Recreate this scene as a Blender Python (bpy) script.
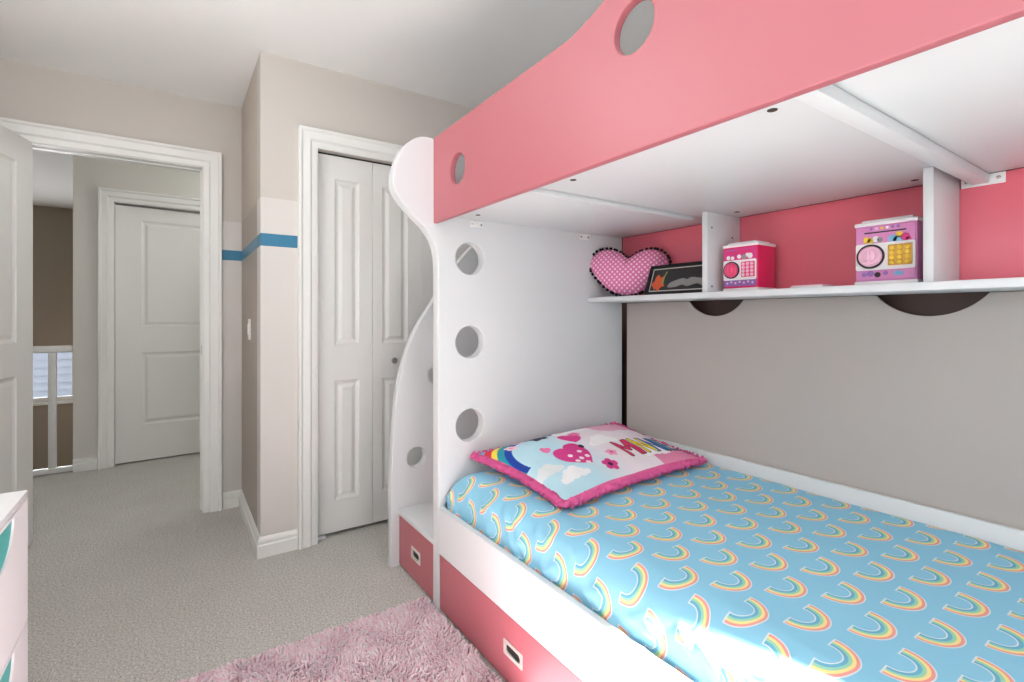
import bpy, bmesh, math, random
import numpy as np
from mathutils import Vector, Matrix, noise

for o in list(bpy.data.objects):
    bpy.data.objects.remove(o, do_unlink=True)
S = bpy.context.scene
C = S.collection
PI = math.pi

# ------------------------------------------------------------------ camera
cd = bpy.data.cameras.new('camera'); cam = bpy.data.objects.new('camera', cd); C.objects.link(cam)
cd.sensor_width = 36; cd.lens = 496 / 1024 * 36; cd.shift_y = -24 / 1024; cd.clip_start = .02
cam.location = (0, 0, 1.158); cam.rotation_euler = (PI / 2, 0, -math.radians(34.28))
S.camera = cam

# ------------------------------------------------------------------ world, sun, daylight, exposure
W = bpy.data.worlds.new('sky'); S.world = W; W.use_nodes = True
wb = W.node_tree.nodes['Background']
wb.inputs[0].default_value = (.78, .88, 1, 1); wb.inputs[1].default_value = 1.6
vs = S.view_settings
vs.view_transform = 'Standard'; vs.look = 'None'; vs.gamma = 1; vs.use_curve_mapping = False
vs.exposure = 0.47


def lamp(name, kind, loc, energy, color=(1, 1, 1), direction=None, size=None, radius=.05):
    d = bpy.data.lights.new(name, kind); d.energy = energy; d.color = color
    if kind == 'AREA':
        d.shape = 'RECTANGLE'; d.size, d.size_y = size
    elif kind == 'SUN':
        d.angle = math.radians(.6)
    else:
        d.shadow_soft_size = radius
    o = bpy.data.objects.new(name, d); C.objects.link(o); o.location = loc
    if direction is not None:
        o.rotation_euler = Vector(direction).to_track_quat('-Z', 'Y').to_euler()
    return o


# the sun comes in through the near window; daylight through both bedroom windows
lamp('sun', 'SUN', (3, -5, 6), 50.0, (1, .985, .94), (-.13 * .748, .9915 * .748, -.664))
lamp('daylight_near_window', 'AREA', (.65, -1.03, 1.52), 8, (.95, 1, .985), (0, 1, .2), (1.0, 1.2))
lamp('daylight_left_window', 'AREA', (-.93, .35, 1.5), 9, (.95, 1, .985), (1, .3, .45), (1.35, 1.1))
lamp('daylight_stairwell', 'AREA', (-1.4, 7.72, .5), 28, (.95, .98, 1), (0, -1, 0), (1.2, .8))


# ------------------------------------------------------------------ materials
def lin(c):
    return tuple(((x / 255) / 12.92 if x / 255 <= .04045 else ((x / 255 + .055) / 1.055) ** 2.4) for x in c) + (1,)


def mat(name, color, rough=.5, spec=.5, metal=0, bump=None, coat=0):
    m = bpy.data.materials.new(name); m.use_nodes = True
    n = m.node_tree; b = n.nodes['Principled BSDF']
    b.inputs['Base Color'].default_value = lin(color)
    b.inputs['Roughness'].default_value = rough; b.inputs['Metallic'].default_value = metal
    b.inputs['Specular IOR Level'].default_value = spec; b.inputs['Coat Weight'].default_value = coat
    if bump:
        tc = n.nodes.new('ShaderNodeTexCoord'); nz = n.nodes.new('ShaderNodeTexNoise'); bp = n.nodes.new('ShaderNodeBump')
        nz.inputs['Scale'].default_value = bump[0]; nz.inputs['Detail'].default_value = 4
        bp.inputs['Strength'].default_value = bump[1]; bp.inputs['Distance'].default_value = bump[2]
        n.links.new(tc.outputs['Object'], nz.inputs['Vector']); n.links.new(nz.outputs[0], bp.inputs['Height'])
        n.links.new(bp.outputs[0], b.inputs['Normal'])
    return m


class NT:
    """small helper for building node graphs"""
    def __init__(s, m): s.t = m.node_tree; s.n = s.t.nodes; s.b = s.n['Principled BSDF']
    def link(s, a, b): s.t.links.new(a, b)
    def math(s, op, a, b=None, c=None):
        q = s.n.new('ShaderNodeMath'); q.operation = op
        for i, v in enumerate((a, b, c)):
            if v is None: continue
            if isinstance(v, (int, float)): q.inputs[i].default_value = v
            else: s.link(v, q.inputs[i])
        return q.outputs[0]
    def mix(s, f, a, b):
        q = s.n.new('ShaderNodeMix'); q.data_type = 'RGBA'
        for i, v in ((0, f), (6, a), (7, b)):
            if isinstance(v, (int, float, tuple)): q.inputs[i].default_value = v
            else: s.link(v, q.inputs[i])
        return q.outputs[2]
    def sep(s, v):
        q = s.n.new('ShaderNodeSeparateXYZ'); s.link(v, q.inputs[0]); return q.outputs
    def noise(s, vec, scale, detail=3):
        q = s.n.new('ShaderNodeTexNoise'); q.inputs['Scale'].default_value = scale; q.inputs['Detail'].default_value = detail
        s.link(vec, q.inputs['Vector']); return q.outputs[0]
    def bump(s, h, strength, dist):
        q = s.n.new('ShaderNodeBump'); q.inputs['Strength'].default_value = strength; q.inputs['Distance'].default_value = dist
        s.link(h, q.inputs['Height']); s.link(q.outputs[0], s.b.inputs['Normal'])


def wall_paint(name, upper, lower, stripe=True, lower_rough=.45):
    """two-tone wall: beige above 1.735 m, paler or darker below, a blue painted band"""
    m = mat(name, upper, .75); k = NT(m)
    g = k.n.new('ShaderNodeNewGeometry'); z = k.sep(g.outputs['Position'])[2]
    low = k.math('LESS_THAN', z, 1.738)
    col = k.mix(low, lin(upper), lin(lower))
    if stripe:
        st = k.math('MULTIPLY', k.math('LESS_THAN', z, 1.564), k.math('GREATER_THAN', z, 1.503))
        col = k.mix(st, col, lin((44, 118, 152)))
    k.link(col, k.b.inputs['Base Color'])
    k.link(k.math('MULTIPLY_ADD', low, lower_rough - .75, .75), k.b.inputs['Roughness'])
    nz = k.noise(g.outputs['Position'], 160); k.bump(nz, .12, .002)
    return m


M = {}
M['wall'] = wall_paint('beige wall paint', (200, 194, 188), (211, 207, 203))
M['wall_taupe'] = wall_paint('taupe wall paint', (194, 183, 173), (158, 145, 134), True, .35)
M['wall_plain'] = mat('plain wall paint', (205, 195, 184), .7, bump=(160, .1, .002))
M['bed_wall_gap_shade'] = wall_paint('bed wall paint with gap shade', (196, 186, 174), (84, 62, 56), False)  # dark brown below is painted-in shade of the gap behind the back panel
M['hall'] = mat('hall wall paint', (218, 215, 209), .6, bump=(160, .1, .002))
M['stairwell'] = mat('stairwell wall paint', (160, 149, 135), .7, bump=(160, .1, .002))
M['ceiling'] = mat('ceiling paint', (250, 250, 250), .85, bump=(220, .35, .004))
M['trim'] = mat('white trim paint', (234, 234, 232), .4)
M['door'] = mat('white door paint', (226, 225, 223), .42)
M['white'] = mat('white laminate', (219, 221, 223), .4)
M['white_edge'] = mat('white edge', (240, 240, 240), .4)
M['pink'] = mat('pink laminate', (183, 101, 111), .44, .8)
M['pink_deep'] = mat('pink back board', (236, 116, 132), .4)
M['chrome'] = mat('brushed nickel', (200, 198, 195), .25, metal=1)
M['steel'] = mat('pale metal', (225, 222, 216), .35, metal=.4)
M['dark'] = mat('dark recess', (30, 28, 27), .6)
M['black'] = mat('black', (14, 13, 14), .5)
M['hole'] = mat('screw hole', (60, 52, 46), .7)
M['plate'] = mat('white switch plate', (240, 238, 234), .35)
M['teal'] = mat('teal plastic', (66, 178, 174), .4)
M['dresser'] = mat('white dresser', (243, 243, 245), .4)
M['white_plastic'] = mat('white plastic', (245, 240, 242), .3)
M['hot_pink'] = mat('hot pink plastic', (232, 40, 98), .3)
M['magenta'] = mat('magenta plastic', (222, 62, 138), .35)
M['rose'] = mat('rose plastic', (240, 84, 130), .3)
M['lilac'] = mat('lilac print', (222, 142, 196), .4)
M['pale_pink'] = mat('pale pink print', (240, 190, 212), .4)
M['gold'] = mat('gold keypad', (214, 160, 74), .4)
M['yellow'] = mat('yellow print', (240, 200, 60), .4)
M['sky'] = mat('sky blue print', (130, 190, 225), .4)
M['violet'] = mat('violet print', (150, 110, 180), .4)
M['dark_purple'] = mat('dark purple ring', (50, 20, 40), .4)
M['paper'] = mat('paper', (235, 225, 222), .7)
M['picture_black'] = mat('black frame', (16, 15, 16), .35)
M['picture_dark'] = mat('dark print', (48, 47, 48), .35)
M['picture_line'] = mat('pale mat line', (215, 212, 205), .5)
M['orange'] = mat('orange print', (228, 96, 56), .5)
M['green'] = mat('green print', (150, 170, 90), .5)
M['grey_print'] = mat('grey print', (150, 148, 146), .5)
M['pompom'] = mat('black pompoms', (20, 14, 18), .9)
M['ruffle'] = mat('pink ruffle', (218, 92, 150), .85, bump=(260, .6, .004))
M['siding'] = mat('blue grey siding', (172, 178, 190), .6)
M['concrete'] = mat('pale ground', (150, 150, 145), .9)
M['lampglass'] = mat('frosted lamp glass', (245, 243, 238), .3)

# carpet
m = mat('grey beige carpet', (190, 184, 176), .95, .1); k = NT(m)
g = k.n.new('ShaderNodeNewGeometry'); P = g.outputs['Position']
fine = k.noise(P, 230, 2); coarse = k.noise(P, 130, 3); big = k.noise(P, 5, 2)
v = k.math('ADD', k.math('MULTIPLY', fine, .5), k.math('ADD', k.math('MULTIPLY', coarse, .5), k.math('MULTIPLY', big, .04)))
r = k.n.new('ShaderNodeValToRGB'); r.color_ramp.elements[0].position = .35; r.color_ramp.elements[1].position = .70
r.color_ramp.elements[0].color = lin((150, 144, 137)); r.color_ramp.elements[1].color = lin((240, 238, 234))
k.link(v, r.inputs[0]); k.link(r.outputs[0], k.b.inputs['Base Color']); k.bump(v, .8, .012)
M['carpet'] = m

# shag pile
m = mat('pink shag pile', (236, 170, 188), .9, .15); k = NT(m)
g = k.n.new('ShaderNodeNewGeometry')
r = k.n.new('ShaderNodeValToRGB'); r.color_ramp.elements[0].color = lin((252, 212, 224)); r.color_ramp.elements[1].color = lin((255, 242, 247))
k.link(g.outputs['Random Per Island'], r.inputs[0]); k.link(r.outputs[0], k.b.inputs['Base Color'])
M['shag'] = m
M['rug_base'] = mat('rug backing', (214, 150, 168), .95)

# rainbow sheet: unfolded UV in metres, staggered lattice of small rainbows
m = mat('rainbow sheet', (158, 208, 224), .75, .2); k = NT(m)
tc = k.n.new('ShaderNodeUVMap'); tc.uv_map = 'UVMap'
u, vv, _ = k.sep(tc.outputs[0])
col = lin((142, 200, 226))
PX, PY = .161, .166
cols = [(.029, .0355, (110, 180, 208)), (.0355, .0415, (158, 212, 186)), (.0415, .0475, (246, 224, 150)), (.0475, .053, (240, 158, 152))]
for ox, oy in ((.9866, .4286), (.9866 + .0805, .4286 + .083)):
    fx = k.math('SUBTRACT', k.math('MODULO', k.math('ADD', k.math('SUBTRACT', u, ox), 20 * PX + PX / 2), PX), PX / 2)
    fy = k.math('SUBTRACT', k.math('MODULO', k.math('ADD', k.math('SUBTRACT', vv, oy), 20 * PY + PY / 2), PY), PY / 2)
    rad = k.math('SQRT', k.math('ADD', k.math('MULTIPLY', fx, fx), k.math('MULTIPLY', k.math('MULTIPLY', fy, fy), .98)))
    arch = k.math('LESS_THAN', fy, .004)
    halo = k.math('MULTIPLY', k.math('MULTIPLY', k.math('LESS_THAN', rad, .0555), k.math('GREATER_THAN', rad, .0265)), k.math('LESS_THAN', fy, .007))
    col = k.mix(halo, col, lin((222, 226, 232)))
    for a, b_, c_ in cols:
        f = k.math('MULTIPLY', k.math('MULTIPLY', k.math('LESS_THAN', rad, b_), k.math('GREATER_THAN', rad, a)), arch)
        col = k.mix(f, col, lin(c_))
k.link(col, k.b.inputs['Base Color'])
M['sheet'] = m

# polka-dot fabric (UV in metres)
m = mat('pink polka dot fabric', (226, 120, 170), .8, .2); k = NT(m)
tc = k.n.new('ShaderNodeUVMap'); tc.uv_map = 'UVMap'; u, vv, _ = k.sep(tc.outputs[0])
col = lin((222, 122, 168)); D = .0245
for ox in (0, D / 2):
    fx = k.math('SUBTRACT', k.math('MODULO', k.math('ADD', u, 10 * D + ox), D), D / 2)
    fy = k.math('SUBTRACT', k.math('MODULO', k.math('ADD', vv, 10 * D + ox), D), D / 2)
    rad = k.math('SQRT', k.math('ADD', k.math('MULTIPLY', fx, fx), k.math('MULTIPLY', fy, fy)))
    col = k.mix(k.math('LESS_THAN', rad, .005), col, lin((250, 205, 226)))
k.link(col, k.b.inputs['Base Color']); M['dots'] = m

# printed pillow: colours come from the mesh's own print attribute
m = mat('printed pillow fabric', (230, 220, 228), .7, .25); k = NT(m)
at = k.n.new('ShaderNodeAttribute'); at.attribute_name = 'print'; k.link(at.outputs['Color'], k.b.inputs['Base Color'])
M['print'] = m

# window glass
m = bpy.data.materials.new('window glass'); m.use_nodes = True; n = m.node_tree; n.nodes.remove(n.nodes['Principled BSDF'])
tr = n.nodes.new('ShaderNodeBsdfTransparent'); gl = n.nodes.new('ShaderNodeBsdfGlossy'); mx = n.nodes.new('ShaderNodeMixShader')
gl.inputs['Roughness'].default_value = .02; mx.inputs[0].default_value = .05
n.links.new(tr.outputs[0], mx.inputs[1]); n.links.new(gl.outputs[0], mx.inputs[2]); n.links.new(mx.outputs[0], n.nodes['Material Output'].inputs[0])
M['glass'] = m


# ------------------------------------------------------------------ builders
def tag(o, label=None, cat=None, group=None, kind=None):
    if label: o['label'] = label
    if cat: o['category'] = cat
    if group: o['group'] = group
    if kind: o['kind'] = kind
    return o


def thing(name, label, cat, loc=(0, 0, 0), rz=0, group=None):
    o = bpy.data.objects.new(name, None); C.objects.link(o)
    o.empty_display_size = .1; o.location = loc; o.rotation_euler = (0, 0, rz)
    return tag(o, label, cat, group)


def finish(name, me, mats, parent=None, smooth=35):
    for mm in (mats if isinstance(mats, (list, tuple)) else [mats]):
        me.materials.append(mm)
    if smooth:
        me.shade_smooth(); me.set_sharp_from_angle(angle=math.radians(smooth))
    o = bpy.data.objects.new(name, me); C.objects.link(o)
    if parent is not None:
        o.parent = parent
        if parent.get('_world'):
            me.transform(Matrix.Translation(-Vector(parent['_world'])))
        o_w = parent.get('_world')
        if o_w: o['_world'] = list(o_w)
    return o


def wthing(name, label, cat, loc, group=None):
    """thing whose parts are given in room coordinates"""
    t = thing(name, label, cat, loc, 0, group); t['_world'] = list(loc); return t


class MB:
    def __init__(s): s.bm = bmesh.new()
    def box(s, x0, x1, y0, y1, z0, z1, bev=0, seg=2):
        r = bmesh.ops.create_cube(s.bm, size=1)
        bmesh.ops.scale(s.bm, vec=(x1 - x0, y1 - y0, z1 - z0), verts=r['verts'])
        bmesh.ops.translate(s.bm, vec=((x0 + x1) / 2, (y0 + y1) / 2, (z0 + z1) / 2), verts=r['verts'])
        if bev:
            es = list({e for v in r['verts'] for e in v.link_edges})
            bmesh.ops.bevel(s.bm, geom=es, offset=bev, segments=seg, affect='EDGES', profile=.5)
        return s
    def lathe(s, prof, seg=24, mtx=None):
        """prof: list of (radius, height) about local z"""
        rings = []
        for r, h in prof:
            ring = []
            for i in range(seg):
                a = 2 * PI * i / seg; p = Vector((r * math.cos(a), r * math.sin(a), h))
                ring.append(s.bm.verts.new(mtx @ p if mtx else p))
            rings.append(ring)
        for a, b in zip(rings, rings[1:]):
            for i in range(seg):
                j = (i + 1) % seg; s.bm.faces.new((a[i], a[j], b[j], b[i]))
        s.bm.faces.new(list(reversed(rings[0]))); s.bm.faces.new(rings[-1])
        return s
    def grid(s, pts):
        V = [[s.bm.verts.new(p) for p in row] for row in pts]
        for a, b in zip(V, V[1:]):
            for i in range(len(a) - 1): s.bm.faces.new((a[i], a[i + 1], b[i + 1], b[i]))
        return V
    def done(s, name, mats, parent=None, smooth=35):
        bmesh.ops.recalc_face_normals(s.bm, faces=s.bm.faces)
        me = bpy.data.meshes.new(name); s.bm.to_mesh(me); s.bm.free()
        return finish(name, me, mats, parent, smooth)


def circle(cx, cy, r, n=40, ry=None):
    ry = ry or r
    return [(cx + r * math.cos(2 * PI * i / n), cy + ry * math.sin(2 * PI * i / n)) for i in range(n)]


def rrect(x0, x1, y0, y1, r, n=5):
    out = []
    for cx, cy, a0 in ((x1 - r, y1 - r, 0), (x0 + r, y1 - r, 90), (x0 + r, y0 + r, 180), (x1 - r, y0 + r, 270)):
        for i in range(n + 1):
            a = math.radians(a0 + 90 * i / n); out.append((cx + r * math.cos(a), cy + r * math.sin(a)))
    return out


def spline(pts, n=6, closed=False):
    """Catmull-Rom through pts"""
    out = []
    L = len(pts); rng = range(L if closed else L - 1)
    for i in rng:
        g = (lambda q: pts[q % L]) if closed else (lambda q: pts[max(0, min(L - 1, q))])
        p0, p1, p2, p3 = g(i - 1), g(i), g(i + 1), g(i + 2)
        for j in range(n):
            t = j / n
            out.append(tuple(.5 * (2 * p1[a] + (p2[a] - p0[a]) * t + (2 * p0[a] - 5 * p1[a] + 4 * p2[a] - p3[a]) * t * t + (3 * p1[a] - p0[a] - 3 * p2[a] + p3[a]) * t ** 3) for a in (0, 1)))
    if not closed: out.append(tuple(pts[-1]))
    return out


MX_XZ = Matrix(((1, 0, 0, 0), (0, 0, -1, 0), (0, 1, 0, 0), (0, 0, 0, 1)))   # sheet in a Y = const plane
MX_YZ = Matrix(((0, 0, 1, 0), (1, 0, 0, 0), (0, 1, 0, 0), (0, 0, 0, 1)))    # sheet in an X = const plane


def plate_mesh(outline, holes, thick, bev=.002, seg=2):
    cu = bpy.data.curves.new('tmp', 'CURVE'); cu.dimensions = '2D'; cu.fill_mode = 'BOTH'
    cu.extrude = max(thick / 2 - bev, .00005); cu.bevel_depth = bev; cu.offset = -bev; cu.bevel_resolution = seg
    for loop in [outline] + list(holes):
        sp = cu.splines.new('POLY'); sp.points.add(len(loop) - 1); sp.use_cyclic_u = True
        for p, q in zip(sp.points, loop): p.co = (q[0], q[1], 0, 1)
    o = bpy.data.objects.new('tmp', cu); C.objects.link(o)
    dg = bpy.context.evaluated_depsgraph_get()
    me = bpy.data.meshes.new_from_object(o.evaluated_get(dg))
    bpy.data.objects.remove(o); bpy.data.curves.remove(cu)
    me.materials.clear()
    return me


def plate(name, axis, at, thick, outline, holes, mats, parent=None, bev=.002, smooth=35):
    """flat board with holes; axis 'x': outline is (y,z), slab from x=at to at+thick; 'y': outline (x,z)"""
    me = plate_mesh(outline, holes, thick, bev)
    mid = at + thick / 2
    me.transform((Matrix.Translation((mid, 0, 0)) @ MX_YZ) if axis == 'x' else (Matrix.Translation((0, mid, 0)) @ MX_XZ) if axis == 'y' else Matrix.Translation((0, 0, mid)))
    return finish(name, me, mats, parent, smooth)


def box(name, b, mats, parent=None, bev=.002):
    return MB().box(*b, bev).done(name, mats, parent)


def struct(name, o_or_mb, mats=None, label=None, cat=None):
    o = o_or_mb.done(name, mats) if isinstance(o_or_mb, MB) else o_or_mb
    return tag(o, label, cat, None, 'structure')


# ------------------------------------------------------------------ room shell
CEIL = 2.443
XL, XR, YN = -.92, 1.95, -1.02          # left wall, bed wall, near wall
YC, YF, XJ = 2.66, 3.46, .345            # closet wall, doorway wall, jog wall
T = .115

f = MB().box(-2.4, 2.1, -1.2, 4.99, -.1, 0)
struct('floor', f, M['carpet'], 'beige grey cut pile carpet floor', 'floor')
struct('ceiling', MB().box(-2.5, 2.1, -1.2, 8.0, CEIL, CEIL + .1), M['ceiling'], 'white textured ceiling', 'ceiling')
# near wall with window opening x .3..1.4, z .9..2.0
w = MB()
NW = (.10, 1.185, .9, 2.2)
w.box(XL - T, NW[0], YN - T, YN, 0, CEIL).box(NW[1], XR + T, YN - T, YN, 0, CEIL).box(NW[0], NW[1], YN - T, YN, 0, NW[2]).box(NW[0], NW[1], YN - T, YN, NW[3], CEIL)
struct('wall_near', w, M['wall_plain'], 'beige wall behind the photographer with a window', 'wall')
LW = (-.35, 1.05, .9, 2.1)
w = MB()
w.box(XL - T, XL, YN, LW[0], 0, CEIL).box(XL - T, XL, LW[1], YF, 0, CEIL).box(XL - T, XL, LW[0], LW[1], 0, LW[2]).box(XL - T, XL, LW[0], LW[1], LW[3], CEIL)
struct('wall_left', w, M['wall_plain'], 'beige wall on the left behind the open door', 'wall')
struct('wall_right', MB().box(XR, XR + T, YN, YC, 0, CEIL), M['bed_wall_gap_shade'], 'taupe wall behind the bunk bed, gap shade painted in below', 'wall')
# doorway wall: opening x -.60..  .135, z 0..2.045
DX0, DX1, DZ = -.620, .142, 2.045
w = MB()
w.box(-2.4, DX0, YF, YF + T, 0, CEIL).box(DX1, XJ, YF, YF + T, 0, CEIL).box(DX0, DX1, YF, YF + T, DZ, CEIL)
struct('wall_far', w, M['wall'], 'beige wall with the open bedroom doorway and a blue band', 'wall')
struct('wall_jog', MB().box(XJ, XJ + T, YC + T, YF + T, 0, CEIL), M['wall_taupe'], 'short taupe return wall with the light switch', 'wall')
# closet wall: opening x .60..1.785, z 0..2.015
QX0, QX1, QZ = .606, 1.79, 2.02
w = MB()
w.box(XJ, QX0, YC, YC + T, 0, CEIL).box(QX1, XR, YC, YC + T, 0, CEIL).box(QX0, QX1, YC, YC + T, QZ, CEIL)
struct('wall_closet', w, M['wall'], 'beige wall holding the closet doors with a blue band', 'wall')
struct('wall_closet_back', MB().box(XJ + T, XR + T, 3.4, 3.47, 0, CEIL), M['wall_plain'], 'back wall inside the closet', 'wall')
struct('wall_closet_side', MB().box(XR, XR + T, YC, 3.4, 0, CEIL), M['wall_plain'], 'side wall inside the closet', 'wall')

# hall and stairwell
HY0 = 4.9
HDX0, HDX1, HDZ = -.385, .40, 2.05
w = MB()
w.box(-.622, HDX0, HY0, HY0 + T, 0, CEIL).box(HDX1, 2.1, HY0, HY0 + T, 0, CEIL).box(HDX0, HDX1, HY0, HY0 + T, HDZ, CEIL)
struct('wall_hall', w, M['hall'], 'grey beige hall wall around the far door', 'wall')
struct('wall_hall_left', MB().box(-2.5, -2.4, YF, 8.0, -1.6, CEIL), M['stairwell'], 'wall at the left end of the hall', 'wall')
struct('wall_hall_right', MB().box(2.0, 2.1, 3.47, 8.0, -1.6, CEIL), M['hall'], 'wall at the right end of the hall', 'wall')
SX0, SX1, SZ0, SZ1 = -1.9, -.95, .17, .81
w = MB(); SY = 7.8
w.box(-2.4, SX0, SY, SY + T, -1.6, CEIL).box(SX1, 2.0, SY, SY + T, -1.6, CEIL).box(SX0, SX1, SY, SY + T, -1.6, SZ0).box(SX0, SX1, SY, SY + T, SZ1, CEIL)
struct('wall_stairwell', w, M['stairwell'], 'brownish stairwell wall with a low window beyond the railing', 'wall')
struct('wall_stairwell_side', MB().box(-.622, -.51, HY0 + T, SY, -1.6, CEIL), M['stairwell'], 'side wall of the stairwell', 'wall')
struct('floor_stairwell', MB().box(-2.4, 2.0, 5.0, SY, -1.7, -1.6), M['carpet'], 'lower stair landing carpet', 'floor')
struct('wall_stair_drop', MB().box(-2.4, 2.0, 4.93, 4.99, -1.6, -.1), M['stairwell'], 'wall below the hall railing', 'wall')


# baseboards: stepped profile (depth, height)
BP = [(0, 0), (.017, 0), (.017, .058), (.011, .064), (.013, .074), (.013, .082), (.006, .092), (.003, .097), (0, .097)]


def baseboard(name, pts, side, label, mitre=True):
    """pts: floor polyline; profile grows to `side` (+1 left of travel, -1 right)"""
    b = MB(); rows = []
    P2 = [Vector(p) for p in pts]
    for i, p in enumerate(P2):
        dirs = []
        if i > 0: dirs.append((P2[i] - P2[i - 1]).normalized())
        if i < len(P2) - 1: dirs.append((P2[i + 1] - P2[i]).normalized())
        nn = [Vector((-d.y, d.x)) * side for d in dirs]
        n_ = nn[0] if len(nn) == 1 else (nn[0] + nn[1]) / (1 + nn[0].dot(nn[1]))
        rows.append([(p.x + n_.x * d, p.y + n_.y * d, h) for d, h in BP])
    V = b.grid(rows)
    b.bm.faces.new(V[0]); b.bm.faces.new(list(reversed(V[-1])))
    return struct(name, b, M['trim'], label, 'baseboard')


baseboard('baseboard_closet', [(DX1 + .102, YF), (XJ, YF), (XJ, YC), (QX0 - .096, YC)], -1, 'white stepped baseboard turning round the wall corner')
baseboard('baseboard_left', [(XL, YN), (XL, YF), (DX0 - .07, YF)], -1, 'white baseboard along the left wall')
baseboard('baseboard_near', [(XR, YN), (XL, YN)], -1, 'white baseboard along the near wall')
baseboard('baseboard_right', [(XR, YC), (XR, YN)], -1, 'white baseboard behind the bed')
baseboard('baseboard_hall', [(-.622, HY0), (HDX0 - .095, HY0)], -1, 'white baseboard left of the hall door')
baseboard('baseboard_closet_end', [(QX1 + .096, YC), (XR, YC)], -1, 'white baseboard right of the closet')


def casing(name, x0, x1, z1, y, label, width=.085, wall_t=T, jamb=True, sgn=-1, stop=False):
    """door casing with stepped profile on the face y (growing to -y) plus a jamb lining child"""
    s_ = width / .085
    prof = [(0, 0), (0, .010), (.004 * s_, .013), (.026 * s_, .014), (.034 * s_, .024), (.066 * s_, .025), (.074 * s_, .033), (.083 * s_, .033), (width, .028), (width, 0)]
    b = MB(); rows = []
    for (px, pz, ox, oz) in ((x0, 0, -1, 0), (x0, z1, -1, 1), (x1, z1, 1, 1), (x1, 0, 1, 0)):
        rows.append([(px + ox * o, y + sgn * d, pz + oz * o) for o, d in prof])
    V = b.grid(rows); b.bm.faces.new(V[0]); b.bm.faces.new(list(reversed(V[-1])))
    t = struct(name, b, M['trim'], label, 'door trim')
    if jamb:
        j = MB(); e = .004
        j.box(x0 - .002, x0 + .004, y + .0005, y + wall_t, 0, z1).box(x1 - .004, x1 + .002, y + .0005, y + wall_t, 0, z1).box(x0, x1, y + .0005, y + wall_t, z1 - .004, z1 + .002)
        if stop: j.box(x0 + .004, x0 + .012, y + .05, y + .085, 0, z1 - .004).box(x1 - .012, x1 - .004, y + .05, y + .085, 0, z1 - .004).box(x0 + .004, x1 - .004, y + .05, y + .085, z1 - .012, z1 - .004)
        j.done('jamb', M['trim'], t)
    return t


tr1 = casing('trim_1', DX0, DX1, DZ, YF, 'white moulded casing around the open bedroom doorway', .096, stop=True)
box('strike_plate', (DX1 - .0065, DX1 - .0035, YF + .012, YF + .04, .93, .99), M['chrome'], tr1, .0005)['label'] = 'small metal strike plate'
casing('trim_2', QX0, QX1, QZ, YC, 'white moulded casing around the closet doors', .094, jamb=False)
casing('trim_3', HDX0, HDX1, HDZ, HY0, 'white moulded casing around the hall door', .092)


# panelled door leaves: local x 0..w, y 0 (front) .. t, z 0..h
def leaf_mesh(w, h, t, panels):
    b = MB()
    xs = sorted({0, w} | {p[0] for p in panels} | {p[1] for p in panels}); zs = sorted({0, h} | {p[2] for p in panels} | {p[3] for p in panels})
    for yy, sg in ((0, 1), (t, -1)):
        for xa, xb in zip(xs, xs[1:]):
            for za, zb in zip(zs, zs[1:]):
                if any(p[0] <= xa and xb <= p[1] and p[2] <= za and zb <= p[3] for p in panels): continue
                b.bm.faces.new([b.bm.verts.new(c) for c in ((xa, yy, za), (xb, yy, za), (xb, yy, zb), (xa, yy, zb))])
        for x0, x1, z0, z1 in panels:
            loops = []
            for ins, d in ((0, 0), (.004, .0045), (.016, .009), (.022, .009), (.040, .002), (.044, .002)):
                loops.append([b.bm.verts.new(c) for c in ((x0 + ins, yy + sg * d, z0 + ins), (x1 - ins, yy + sg * d, z0 + ins), (x1 - ins, yy + sg * d, z1 - ins), (x0 + ins, yy + sg * d, z1 - ins))])
            for p, q in zip(loops, loops[1:]):
                for i in range(4): b.bm.faces.new((p[i], p[(i + 1) % 4], q[(i + 1) % 4], q[i]))
            b.bm.faces.new(loops[-1])
    for c in (((0, 0, 0), (w, 0, 0), (w, t, 0), (0, t, 0)), ((0, 0, h), (w, 0, h), (w, t, h), (0, t, h)), ((0, 0, 0), (0, t, 0), (0, t, h), (0, 0, h)), ((w, 0, 0), (w, t, 0), (w, t, h), (w, 0, h))):
        b.bm.faces.new([b.bm.verts.new(q) for q in c])
    bmesh.ops.remove_doubles(b.bm, verts=b.bm.verts, dist=.00005)
    return b


def leaf(name, w, h, t, panels, loc, rz, label, m=None):
    o = leaf_mesh(w, h, t, panels).done(name, m or M['door'], None, 20)
    o.location = loc; o.rotation_euler = (0, 0, rz)
    return tag(o, label, 'door', None, 'structure')


# bedroom door, swung open into the room (hinge at the left jamb)
LP = [(.13, .335, 1.02, 1.90), (.405, .61, 1.02, 1.90), (.13, .335, .25, .86), (.405, .61, .25, .86)]
a = math.radians(-90 - 15)
d1 = leaf('door_1', .74, 2.03, .035, LP, (-.627, YF - .004, .012), a, 'white panelled bedroom door standing open on the left')
hk = MB().lathe([(.026, 0), (.026, .006), (.011, .01), (.011, .035), (.024, .042), (.028, .055), (.022, .066), (.01, .07)], 24, Matrix.Translation((.675, .035, .92)) @ Matrix.Rotation(-PI / 2, 4, 'X')).done('door_knob', M['chrome'], d1)
for hz in (.2, 1.0, 1.8):
    MB().box(-.006, .004, .002, .03, hz, hz + .09, .001).done('hinge', M['chrome'], d1)
# hall door, slightly ajar
d2 = leaf('door_2', .765, 2.022, .035, [(.165, .60, 1.065, 1.915), (.165, .60, .285, .86)], (HDX0 + .007, HY0 + .03, .012), math.radians(4), 'white two panel hall door seen through the doorway')
MB().lathe([(.026, 0), (.026, .006), (.011, .01), (.011, .035), (.024, .042), (.028, .055), (.022, .066), (.01, .07)], 24, Matrix.Translation((.70, 0, .95)) @ Matrix.Rotation(PI / 2, 4, 'X')).done('door_knob', M['chrome'], d2)
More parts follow.
